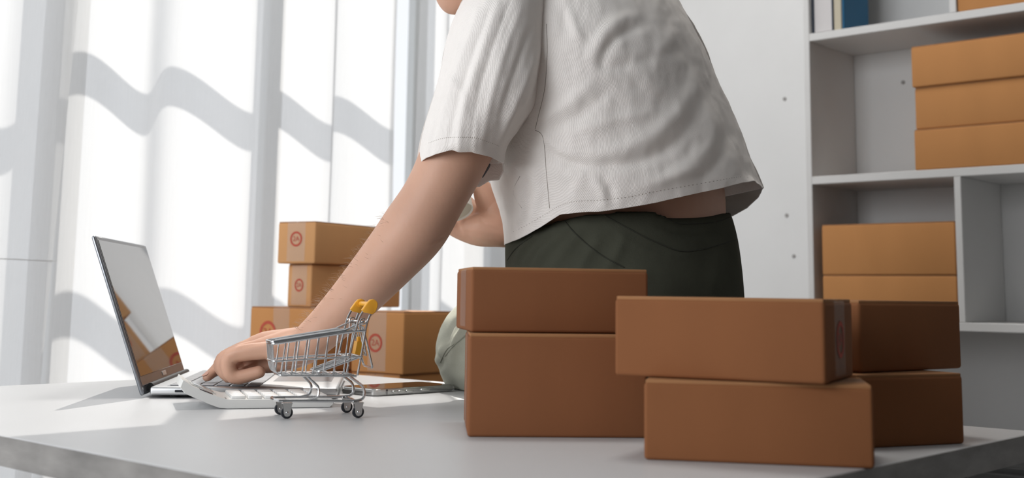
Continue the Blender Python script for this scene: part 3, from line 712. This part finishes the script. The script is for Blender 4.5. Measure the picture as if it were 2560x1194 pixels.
# near hand
hn = []
W1 = (772, 857, 1.476, .0215)
hn.append(limb([W1, (722, 862, 1.482, .0195), (680, 866, 1.480, .0155), (652, 868, 1.479, .0120)]))
hn.append(limb([W1, (715, 860, 1.495, .0195), (665, 858, 1.505, .0155), (640, 860, 1.507, .0120)]))
hn.append(limb([(762, 866, 1.475, .021), (716, 876, 1.467, .0185), (684, 876, 1.458, .0130)]))
hn.append(limb([W1, (705, 857, 1.508, .0170), (650, 857, 1.529, .0118)]))
hn.append(limb([(765, 872, 1.478, .019), (720, 893, 1.482, .016), (670, 905, 1.492, .0135), (630, 908, 1.498, .011)]))
fing = [[(648, 857, 1.531, .0105), (566, 893, 1.533, .0090), (543, 920, 1.524, .0076), (518, 942, 1.512, .0060)],      # index, pressing a key
        [(638, 860, 1.508, .0108), (556, 898, 1.509, .0093), (566, 932, 1.506, .0086), (622, 918, 1.502, .0078)],
        [(650, 868, 1.480, .0108), (562, 893, 1.484, .0094), (572, 940, 1.482, .0086), (632, 924, 1.482, .0078)],
        [(676, 874, 1.457, .0108), (578, 890, 1.459, .0100), (584, 941, 1.459, .0092), (648, 929, 1.461, .0078)]]
hn.append(limb([(720, 872, 1.505, .018), (650, 895, 1.512, .014), (606, 910, 1.512, .0105)]))
for q in fing: hn.append(limb(q, 4, 14))
hn.append(limb([(735, 872, 1.505, .016), (690, 895, 1.525, .0125), (640, 920, 1.533, .0098), (606, 931, 1.530, .0078)], 4))
# far hand, cupped round the paper cup
hf = [limb([(1290, 572, 1.68, .026), (1245, 572, 1.665, .025), (1205, 568, 1.66, .022), (1178, 566, 1.662, .017)]),
      limb([(1278, 560, 1.672, .023), (1242, 538, 1.670, .0225), (1222, 505, 1.668, .0185), (1210, 480, 1.664, .0155), (1200, 462, 1.660, .0120)]),
      limb([(1250, 585, 1.665, .018), (1200, 586, 1.665, .0165), (1165, 582, 1.664, .0130), (1130, 570, 1.660, .0100), (1104, 552, 1.652, .0085)]),
      limb([(1200, 574, 1.672, .0165), (1160, 566, 1.690, .0120), (1124, 545, 1.695, .0098), (1108, 520, 1.685, .0085)]),
      limb([(1205, 560, 1.674, .0160), (1165, 540, 1.698, .0118), (1134, 512, 1.702, .0098), (1120, 488, 1.690, .0085)]),
      limb([(1208, 545, 1.674, .0160), (1175, 515, 1.700, .0112), (1150, 485, 1.704, .0095), (1132, 462, 1.694, .0080)])]
# head looking down at the laptop
chin = at(1140, 14, 1.535)
hfw = Vector(-_rt)*.86+Vector((0, 0, -1))*.42+Vector((fw[0], fw[1], 0))*.28; hfw.normalize()
hup = Vector((0, 0, 1))-hfw*hfw.z; hup.normalize(); hlf = hup.cross(hfw)
HM = Matrix((hfw, hlf, hup)).transposed().to_4x4()
HM.translation = Vector(chin)-(HM.to_3x3() @ Vector((.072, 0, -.098)))
def hp(p): return tuple(HM @ Vector(p))
hr = []
for z, xf, xb, wy in ((-.108, .078, .030, .018), (-.100, .088, .0, .032), (-.085, .092, -.030, .046), (-.062, .090, -.060, .058), (-.03, .090, -.080, .066), (0, .088, -.092, .070), (.03, .090, -.098, .073), (.06, .086, -.096, .072), (.085, .070, -.085, .064), (.105, .045, -.06, .048), (.117, .015, -.03, .026)):
    n = 40; hr.append([hp(((xf+xb)/2+(xf-xb)/2*math.cos(2*pi*j/n), wy*math.sin(2*pi*j/n)*(1-.10*max(0, math.cos(2*pi*j/n))), z)) for j in range(n)])
head_m = MB().rings(up_rings(hr, 3))
def hl3(pts, per=4): return limb3(np.array([[*hp(p[:3]), p[3]] for p in pts]), per, 12)
face = [hl3([(.088, 0, .018, .008), (.100, 0, -.012, .010), (.108, 0, -.027, .012)]), hl3([(.094, .010, -.030, .007), (.094, -.010, -.030, .007)], 1),
        hl3([(.080, .045, .030, .008), (.088, .02, .034, .009), (.088, -.02, .034, .009), (.080, -.045, .030, .008)]),
        hl3([(.082, .018, -.058, .007), (.092, 0, -.055, .008), (.082, -.018, -.058, .007)]), hl3([(.082, .016, -.068, .007), (.091, 0, -.069, .009), (.082, -.016, -.068, .007)])]
for s in (-1, 1):
    face.append(hl3([(-.005, s*.072, .028, .008), (-.022, s*.082, .020, .008), (-.022, s*.080, -.005, .008), (-.008, s*.072, -.028, .007), (-.002, s*.071, .0, .006), (-.005, s*.072, .028, .007)], 3))
nb = hp((-.02, 0, -.08)); nk = np.array([[*at(1405, -95, 1.60), .058], [*at(1350, -125, 1.59), .054], [*(.45*np.array(at(1350, -125, 1.59))+.55*np.array(nb)), .052], [*nb, .053]])
neck = limb3(nk, 4, 20)
legN = limb([(1440, 790, 1.53, .07), (1320, 845, 1.60, .064), (1212, 876, 1.685, .056), (1290, 915, 1.735, .045), (1440, 935, 1.74, .042), (1600, 945, 1.69, .033), (1660, 950, 1.66, .032)], 5, 16)
footN = limb([(1655, 950, 1.66, .032), (1700, 952, 1.64, .034), (1760, 958, 1.62, .026), (1790, 962, 1.61, .018)], 4, 14)
kf = at(1345, 850, 1.93); an = np.array([kf[0]+.02, kf[1]+.03, .075])
legF = limb3(np.array([[*at(1500, 800, 1.68), .075], [*at(1420, 830, 1.80), .066], [*kf, .056], [kf[0]+.02, kf[1]+.01, .40, .05], [*an, .034]]), 5, 16)
footF = limb3(np.array([[*an, .034], [an[0]-.03, an[1]+.05, .045, .034], [an[0]-.07, an[1]+.12, .03, .024], [an[0]-.09, an[1]+.15, .024, .018]]), 4, 14)
body_me = remesh(merge(torso, shoulders, armN, armF, neck, head_m, *face, *hn, *hf, legN, footN, legF, footF),   .0022, 2)
v, nn = np_mesh(body_me); 
flo = (v[:, 2] < TZ+.0015) & (v[:, 0] < TX1+.004) & (v[:, 2] > TZ-.12) & (v[:, 1] < 1.5); v[flo, 2] = TZ+.0015; put(body_me, v)
folds(body_me, [([(1078, 610), (1098, 598), (1112, 590)], 3, -.0009), ([(1068, 618), (1092, 606), (1106, 600)], 2.5, .0006), ([(566, 893), (600, 878), (660, 868)], 6, .0016), ([(560, 890), (610, 862), (655, 852)], 5, .0012),
                ([(1236, 505), (1220, 520), (1205, 545)], 4, -.001), ([(1200, 545), (1215, 562), (1245, 575)], 4, -.001)])
person = mk(body_me, 'person', 'skin')
tag(person, 'person in white short-sleeved shirt and olive trousers sitting on the table, reaching to the laptop', 'person')
# nails
for q, tipn in ((fing[0], 1),):
    a = at(*q[3][:3]); b = at(*q[2][:3]); dv = Vector(a-b).normalized(); u2 = Vector((0, 0, 1))-dv*dv.z; u2.normalize()
    c0 = Vector(a)+u2*.0062; mb = MB(); s2 = dv.cross(u2)
    mb.add([c0+dv*(.0055*math.cos(t))+s2*(.0042*math.sin(t))-u2*(.0014*math.sin(t)**2) for t in np.linspace(0, 2*pi, 14)[:-1]]+[c0+u2*.0006], [(i, (i+1) % 13, 13) for i in range(13)]).build('fingernail', 'nail', person, True)
for s in (-1, 1):
    e0 = HM @ Matrix.Translation((.0735, s*.031, .010)); mb = MB().lathe([(.0005, -.0115), (.006, -.0095), (.0105, -.004), (.0112, 0), (.0105, .004), (.006, .0095), (.0005, .0115)], 14, e0); ey = mb.build('eye', 'eye', person, True)
    MB().lathe([(.005, 0), (.0052, .001), (.003, .0016)], 12, HM @ Matrix.Translation((.0842, s*.031, .008)) @ Matrix.Rotation(pi/2, 4, 'Y')).build('iris', 'iris', ey, True)
hair = []
for z, xf, xb, wy in ((-.075, -.045, -.098, .058), (-.03, -.020, -.106, .078), (.01, .0, -.112, .082), (.045, .058, -.116, .084), (.075, .084, -.110, .080), (.10, .066, -.090, .066), (.118, .040, -.062, .046), (.127, .01, -.03, .022)):
    hair.append([hp(((xf+xb)/2+(xf-xb)/2*math.cos(2*pi*j/32), wy*math.sin(2*pi*j/32), z)) for j in range(32)])
MB().rings(up_rings(hair, 4)).build('hair', 'hair', person, True)

# fine hairs on the forearm
axp = spline(np.array([[*at(x, y, Z), rd] for x, y, Z, rd in ((1035, 572, 1.458, .0400), (968, 653, 1.46, .0355), (886, 745, 1.466, .0300), (820, 812, 1.472, .0255), (772, 857, 1.476, .0232))]), 20)
hb = MB(); rng = random.Random(5)
for k in range(260):
    i = rng.randrange(4, len(axp)-2); c0 = axp[i, :3]; t0 = axp[i+1, :3]-axp[i-1, :3]; t0 /= np.linalg.norm(t0)
    side = np.cross(t0, fw); side /= np.linalg.norm(side); side = side if side@UP > 0 else -side
    an_ = rng.gauss(0, .45); nrm = side*math.cos(an_)+np.cross(t0, side)*math.sin(an_); L0 = rng.uniform(.006, .014); r0 = axp[i, 3]*.97
    lean = t0*rng.uniform(-.2, .9); pts = [c0+nrm*(r0+L0*q*.8)+lean*L0*q*q for q in (0, .35, .7, 1)]
    hb.tube(pts, [.00011, .0001, .00008, .00003], 4)
ho = hb.build('arm_hair', 'hair_fine', person, True); ho['kind'] = 'stuff'

# --- trousers
def tr(L, R, D=.15, z=1.60): return ring_px([L, R], [R, L], z, z, D, 64)
wn = [(1262, 592), (1330, 575), (1400, 545), (1500, 530), (1590, 522), (1640, 519), (1668, 537), (1700, 548), (1780, 544), (1828, 530)]
wf = [(1828, 530), (1700, 520), (1500, 520), (1262, 592)]
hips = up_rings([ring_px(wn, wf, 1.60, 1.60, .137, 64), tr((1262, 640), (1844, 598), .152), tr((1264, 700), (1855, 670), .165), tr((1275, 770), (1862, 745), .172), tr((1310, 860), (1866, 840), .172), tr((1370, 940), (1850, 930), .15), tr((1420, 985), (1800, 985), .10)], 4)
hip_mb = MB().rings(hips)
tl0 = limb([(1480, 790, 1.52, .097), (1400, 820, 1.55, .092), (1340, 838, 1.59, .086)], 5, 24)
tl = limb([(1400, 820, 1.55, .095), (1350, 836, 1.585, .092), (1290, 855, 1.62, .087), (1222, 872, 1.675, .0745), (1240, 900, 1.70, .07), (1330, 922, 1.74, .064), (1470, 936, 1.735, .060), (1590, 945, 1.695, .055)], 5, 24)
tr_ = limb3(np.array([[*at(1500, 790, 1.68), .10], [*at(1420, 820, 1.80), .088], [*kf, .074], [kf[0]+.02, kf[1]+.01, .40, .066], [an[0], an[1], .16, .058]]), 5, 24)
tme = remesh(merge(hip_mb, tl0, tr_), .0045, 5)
v, nn = np_mesh(tme); on_t = (v[:, 0] < TX1+.002) & (v[:, 2] < TZ+.001) & (v[:, 2] > TZ-.2); v[on_t, 2] = TZ+.001; put(tme, v)
folds(tme, [([(1290, 655), (1325, 600), (1372, 555)], 9, .004), ([(1310, 662), (1350, 610), (1400, 552)], 7, .004), ([(1335, 665), (1370, 618), (1420, 570)], 9, .0045), ([(1380, 668), (1420, 620), (1452, 580)], 12, .004), ([(1440, 690), (1470, 640), (1500, 590)], 14, .004),
            ([(1500, 700), (1540, 640), (1560, 590)], 14, .003), ([(1830, 560), (1838, 640), (1845, 730)], 14, .003), ([(1800, 600), (1790, 680), (1780, 740)], 16, .003),
            ([(1082, 915), (1100, 890), (1112, 862)], 10, .006), ([(1096, 938), (1084, 950), (1120, 962)], 9, .005), ([(1170, 800), (1140, 850), (1128, 905)], 8, .004), ([(1140, 800), (1120, 835), (1118, 850)], 6, -.004), ([(1155, 930), (1140, 900), (1155, 870)], 14, -.003),
            ([(1090, 880), (1106, 898), (1098, 925)], 5, -.004), ([(1400, 745), (1540, 720), (1620, 690)], 16, .003),
            ([(1640, 560), (1720, 585), (1825, 575)], 5, -.0025), ([(1520, 560), (1600, 620), (1700, 640), (1835, 600)], 4, .0015)])
lme = remesh(tl, .004, 5)
v, nn = np_mesh(lme); on_t = (v[:, 0] < TX1+.002) & (v[:, 2] < TZ+.001) & (v[:, 2] > TZ-.2); v[on_t, 2] = TZ+.001; put(lme, v)
folds(lme, [([(1082, 915), (1100, 890), (1112, 862)], 10, .006), ([(1096, 938), (1084, 950), (1120, 962)], 9, .005), ([(1170, 800), (1140, 850), (1128, 905)], 8, .004), ([(1140, 800), (1120, 835), (1118, 850)], 6, -.004), ([(1155, 930), (1140, 900), (1155, 870)], 14, -.003), ([(1090, 880), (1106, 898), (1098, 925)], 5, -.004), ([(1178, 765), (1150, 800), (1140, 830)], 6, -.004)])
leg_o = mk(lme, 'trouser_leg', 'sage', person); leg_o['label'] = 'olive trouser leg over the bent knee, paled to look lit'
lay_line(leg_o, [[(1190, 815), (1150, 850), (1118, 872), (1100, 905)], [(1178, 826), (1140, 858), (1112, 890)]], 'trouser_seam', 'olive_lit_d', .0008)
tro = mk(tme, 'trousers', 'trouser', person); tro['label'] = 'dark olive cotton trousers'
lay_line(tro, [[(1402, 540), (1440, 585), (1500, 635), (1560, 668)], [(1500, 532), (1570, 570), (1640, 605), (1720, 628), (1840, 600)], [(1640, 530), (1670, 549), (1705, 560), (1780, 556), (1828, 543)], [(1268, 650), (1290, 620), (1330, 590)]], 'trouser_seam', 'seam_d', .0008)

# --- shirt body
def poly(*p): return list(p)
SR = []
hem_n = [(1262, 610), (1300, 596), (1350, 568), (1400, 536), (1450, 530), (1500, 528), (1570, 518), (1640, 506), (1720, 488), (1800, 471), (1860, 455), (1888, 451), (1908, 470)]
hem_f = [(1908, 470), (1896, 494), (1868, 520), (1830, 541), (1700, 545), (1500, 560), (1262, 612)]
def mid(a, b, t): return [(poly_at(a, s)*(1-t)+poly_at(b, s)*t) for s in np.linspace(0, 1, 13)]
SR.append(ring_px(hem_n, hem_f, 1.59, 1.60, .162, 240))
rows = [((1258, 560), (1896, 440), .165), ((1243, 505), (1878, 400), .166), ((1228, 455), (1858, 352), .166), ((1222, 380), (1826, 275), .166), ((1216, 290), (1795, 205), .165), ((1214, 190), (1762, 120), .164), ((1218, 90), (1722, 45), .160), ((1232, 0), (1668, -30), .15), ((1262, -70), (1590, -85), .135), ((1300, -115), (1510, -130), .10), ((1318, -140), (1465, -160), .070), ((1318, -160), (1450, -180), .064)]
st_line = [(0, 0), (1, 0)]
for i, (L, R, D) in enumerate(rows):
    k = max(0, 1-i/4.)
    base = [np.array(L)*(1-s)+np.array(R)*s for s in np.linspace(0, 1, 13)]
    off = [poly_at(hem_n, s)-(np.array(hem_n[0])*(1-s)+np.array(hem_n[-1])*s) for s in np.linspace(0, 1, 13)]
    nr = [tuple(b+o*k*.8) for b, o in zip(base, off)]
    offf = [poly_at(hem_f, s)-(np.array(hem_f[0])*(1-s)+np.array(hem_f[-1])*s) for s in np.linspace(0, 1, 13)]
    fr = [tuple(b+o*k*.6) for b, o in zip(base[::-1], offf)]
    SR.append(ring_px(nr, fr, 1.59, 1.60, D, 240))
sv = up_rings(SR, 14)
def out(o):
    v, n = np_mesh(o.data)
    z = (v-C)@fw; k = z < np.quantile(z, .3)
    if (n[k]@fw).mean() > 0: o.data.flip_normals(); o.data.update()
    return o
body_s = out(MB().rings(sv, False, False).build('shirt', 'shirt', person, True, fix=True))
# --- sleeves
hs_n = [(1043, 410), (1062, 396), (1090, 385), (1130, 374), (1150, 379), (1178, 378), (1225, 392), (1259, 408)]
hs_f = [(1259, 408), (1257, 428), (1248, 450), (1222, 452), (1197, 468), (1130, 455), (1070, 430), (1043, 412)]
SL = [ring_px(hs_n, hs_f, 1.462, 1.462, .062, 130)]
for L, R, D, z in (((1052, 352), (1266, 368), .066, 1.462), ((1066, 298), (1300, 320), .070, 1.464), ((1084, 240), (1336, 270), .073, 1.467), ((1100, 185), (1350, 215), .075, 1.470), ((1112, 120), (1360, 140), .076, 1.476), ((1130, 60), (1366, 60), .076, 1.482), ((1155, 5), (1372, -15), .075, 1.490), ((1195, -50), (1380, -85), .07, 1.50), ((1260, -90), (1390, -120), .055, 1.515)):
    SL.append(ring_px([L, R], [R, L], z, z, D, 130))
slv = out(MB().rings(up_rings(SL, 12), False, True).build('shirt_sleeve', 'shirt', person, True))
SF = [limb([(1425, 5, 1.69, .066), (1434, 100, 1.735, .070), (1445, 250, 1.77, .072), (1450, 350, 1.78, .070)], 6, 32)]
SF[0].build('shirt_sleeve', 'shirt', person, True)
# collar band
MB().rings(up_rings([rr((1312, -150), (1462, -172), 1.59, 1.60, .068, 64), rr((1308, -176), (1448, -200), 1.59, 1.60, .066, 64), rr((1300, -150), (1470, -168), 1.59, 1.60, .074, 64)], 4), False, False).build('shirt_collar', 'shirt', person, True)
def noise_cloth(me, amp, seed, sc_=(9, 9, 5)):
    from mathutils import noise as nz
    v, n = np_mesh(me); d = np.array([nz.noise(Vector((p[0]*sc_[0]*2+seed, p[1]*sc_[1]*2, p[2]*sc_[2]*2)))+.40*nz.noise(Vector((p[0]*60+seed, p[1]*60, p[2]*28)))+.22*nz.noise(Vector((p[0]*140+seed, p[1]*140, p[2]*70))) for p in v])
    put(me, v+n*(amp*d)[:, None])
def shirt_folds():
    noise_cloth(body_s.data, .0030, 3.); noise_cloth(slv.data, .0022, 9., (16, 16, 4))
    folds(body_s.data, [
        ([(1585, 40), (1535, 60), (1500, 100), (1480, 150), (1492, 178)], 13, .010), ([(1610, 62), (1560, 82), (1520, 118), (1505, 160)], 10, -.008),
        ([(1425, 30), (1440, 75), (1452, 98)], 9, .008), ([(1405, 20), (1412, 70)], 9, -.006),
        ([(1690, 70), (1650, 130), (1640, 170)], 16, .007), ([(1480, 160), (1540, 165), (1610, 150), (1690, 125)], 14, -.006),
        ([(1735, 190), (1700, 270), (1640, 330), (1560, 372), (1470, 392)], 17, .011), ([(1760, 230), (1728, 310), (1670, 370), (1590, 405), (1480, 412), (1400, 385)], 14, -.009),
        ([(1790, 290), (1765, 370), (1700, 430), (1640, 450)], 18, .010), ([(1810, 330), (1795, 400), (1750, 450)], 12, -.008), ([(1830, 350), (1835, 400), (1838, 440)], 10, .006),
        ([(1352, 335), (1395, 372), (1450, 398)], 10, .008), ([(1360, 355), (1400, 395), (1460, 420)], 10, -.007), ([(1350, 300), (1420, 260), (1480, 205)], 14, .008), ([(1375, 320), (1460, 280), (1520, 220)], 14, -.006),
        ([(1440, 330), (1540, 300), (1630, 280)], 12, .005), ([(1485, 445), (1500, 470), (1512, 500), (1508, 520)], 9, .008), ([(1505, 440), (1525, 475), (1530, 505)], 8, -.006),
        ([(1290, 410), (1300, 470), (1312, 525), (1290, 560)], 12, .009), ([(1262, 420), (1272, 470), (1290, 520)], 9, -.007), ([(1340, 430), (1345, 490), (1332, 560)], 12, .007), ([(1318, 440), (1322, 500), (1312, 560)], 8, -.006),
        ([(1390, 430), (1440, 450), (1430, 500)], 16, .005), ([(1600, 470), (1680, 440), (1750, 420)], 12, .005), ([(1560, 120), (1620, 200), (1660, 230)], 18, .005), ([(1700, 150), (1745, 240), (1790, 330)], 12, .004)], amp=.36, wid=1.25)
    folds(slv.data, [([(1200, 20), (1160, 130), (1120, 250), (1090, 360)], 8, .004), ([(1245, 10), (1205, 130), (1165, 260), (1150, 365)], 8, .0045), ([(1225, 20), (1180, 140), (1140, 270), (1120, 370)], 6, -.004), ([(1300, 20), (1260, 130), (1225, 250), (1200, 370)], 9, .004),
                     ([(1345, 120), (1310, 210), (1270, 300), (1240, 370)], 10, .007), ([(1358, 170), (1330, 250), (1296, 320)], 9, -.006), ([(1330, 60), (1290, 170), (1250, 290)], 8, -.004), ([(1275, 0), (1235, 110), (1195, 240), (1180, 350)], 6, -.004), ([(1150, 300), (1148, 350), (1146, 378)], 5, .003), ([(1190, 290), (1186, 378)], 5, .003), ([(1090, 290), (1078, 340), (1068, 390)], 5, .003), ([(1110, 180), (1160, 240), (1150, 300)], 10, .003)], amp=.55)
shirt_folds()
for o in (body_s, slv):
    so = o.modifiers.new('thick', 'SOLIDIFY'); so.thickness = .0012; so.offset = 0
lay_line(body_s, [[(1366, 60), (1368, 130), (1362, 220), (1346, 290), (1338, 322)], [(1338, 325), (1358, 345), (1366, 430), (1374, 520)], [(1300, 440), (1284, 480), (1305, 520)]], 'shirt_seam', 'thread', .0005)
lay_line(body_s, [[(1264, 588), (1310, 566), (1362, 536), (1400, 514), (1440, 503), (1500, 500), (1570, 492), (1640, 478), (1720, 464), (1800, 450), (1850, 442), (1880, 446)]], 'hem_stitch', 'thread', .00045, 2)
lay_line(slv, [[(1052, 366), (1075, 356), (1110, 345), (1150, 343), (1190, 345), (1230, 358), (1256, 368)]], 'hem_stitch', 'thread', .00045, 2)
# dark trim inside the sleeve opening
q = [at(x, y, 1.475) for x, y in spline([(1218, 396), (1222, 412), (1212, 430), (1204, 442)], 4)]
MB().tube(q, .0022, 6).build('sleeve_trim', 'trim', person, True)
q = [at(x, y, 1.478) for x, y in spline([(1047, 398), (1041, 408), (1040, 418)], 4)]
MB().tube(q, .0018, 6).build('sleeve_trim', 'trim', person, True)

# --- paper cup in the far hand: its base shows
cb = Vector(at(1143, 531, 1.624)); ax = (Vector(-_rt)*.30+Vector((0, 0, 1))*.80+Vector((fw[0], fw[1], 0))*.42).normalized()
CM = ax.to_track_quat('Z', 'Y').to_matrix().to_4x4(); CM.translation = cb
cp = thing('paper_cup', 'small white paper cup held in the far hand', 'cup', tuple(cb))
mb = MB().lathe([(.0205, .0035), (.0215, .0), (.0225, .0), (.0300, .070), (.0312, .071), (.0312, .073), (.0295, .073), (.0220, .006)], 36, CM); mb.v = [tuple(Vector(p)-cb) for p in mb.v]; mb.build('cup_wall', 'cup', cp, True)
mb = MB().lathe([(.0005, .0022), (.0210, .0022), (.0210, .004), (.0005, .004)], 36, CM); mb.v = [tuple(Vector(p)-cb) for p in mb.v]; mb.build('cup_base', 'cupb', cp, True)
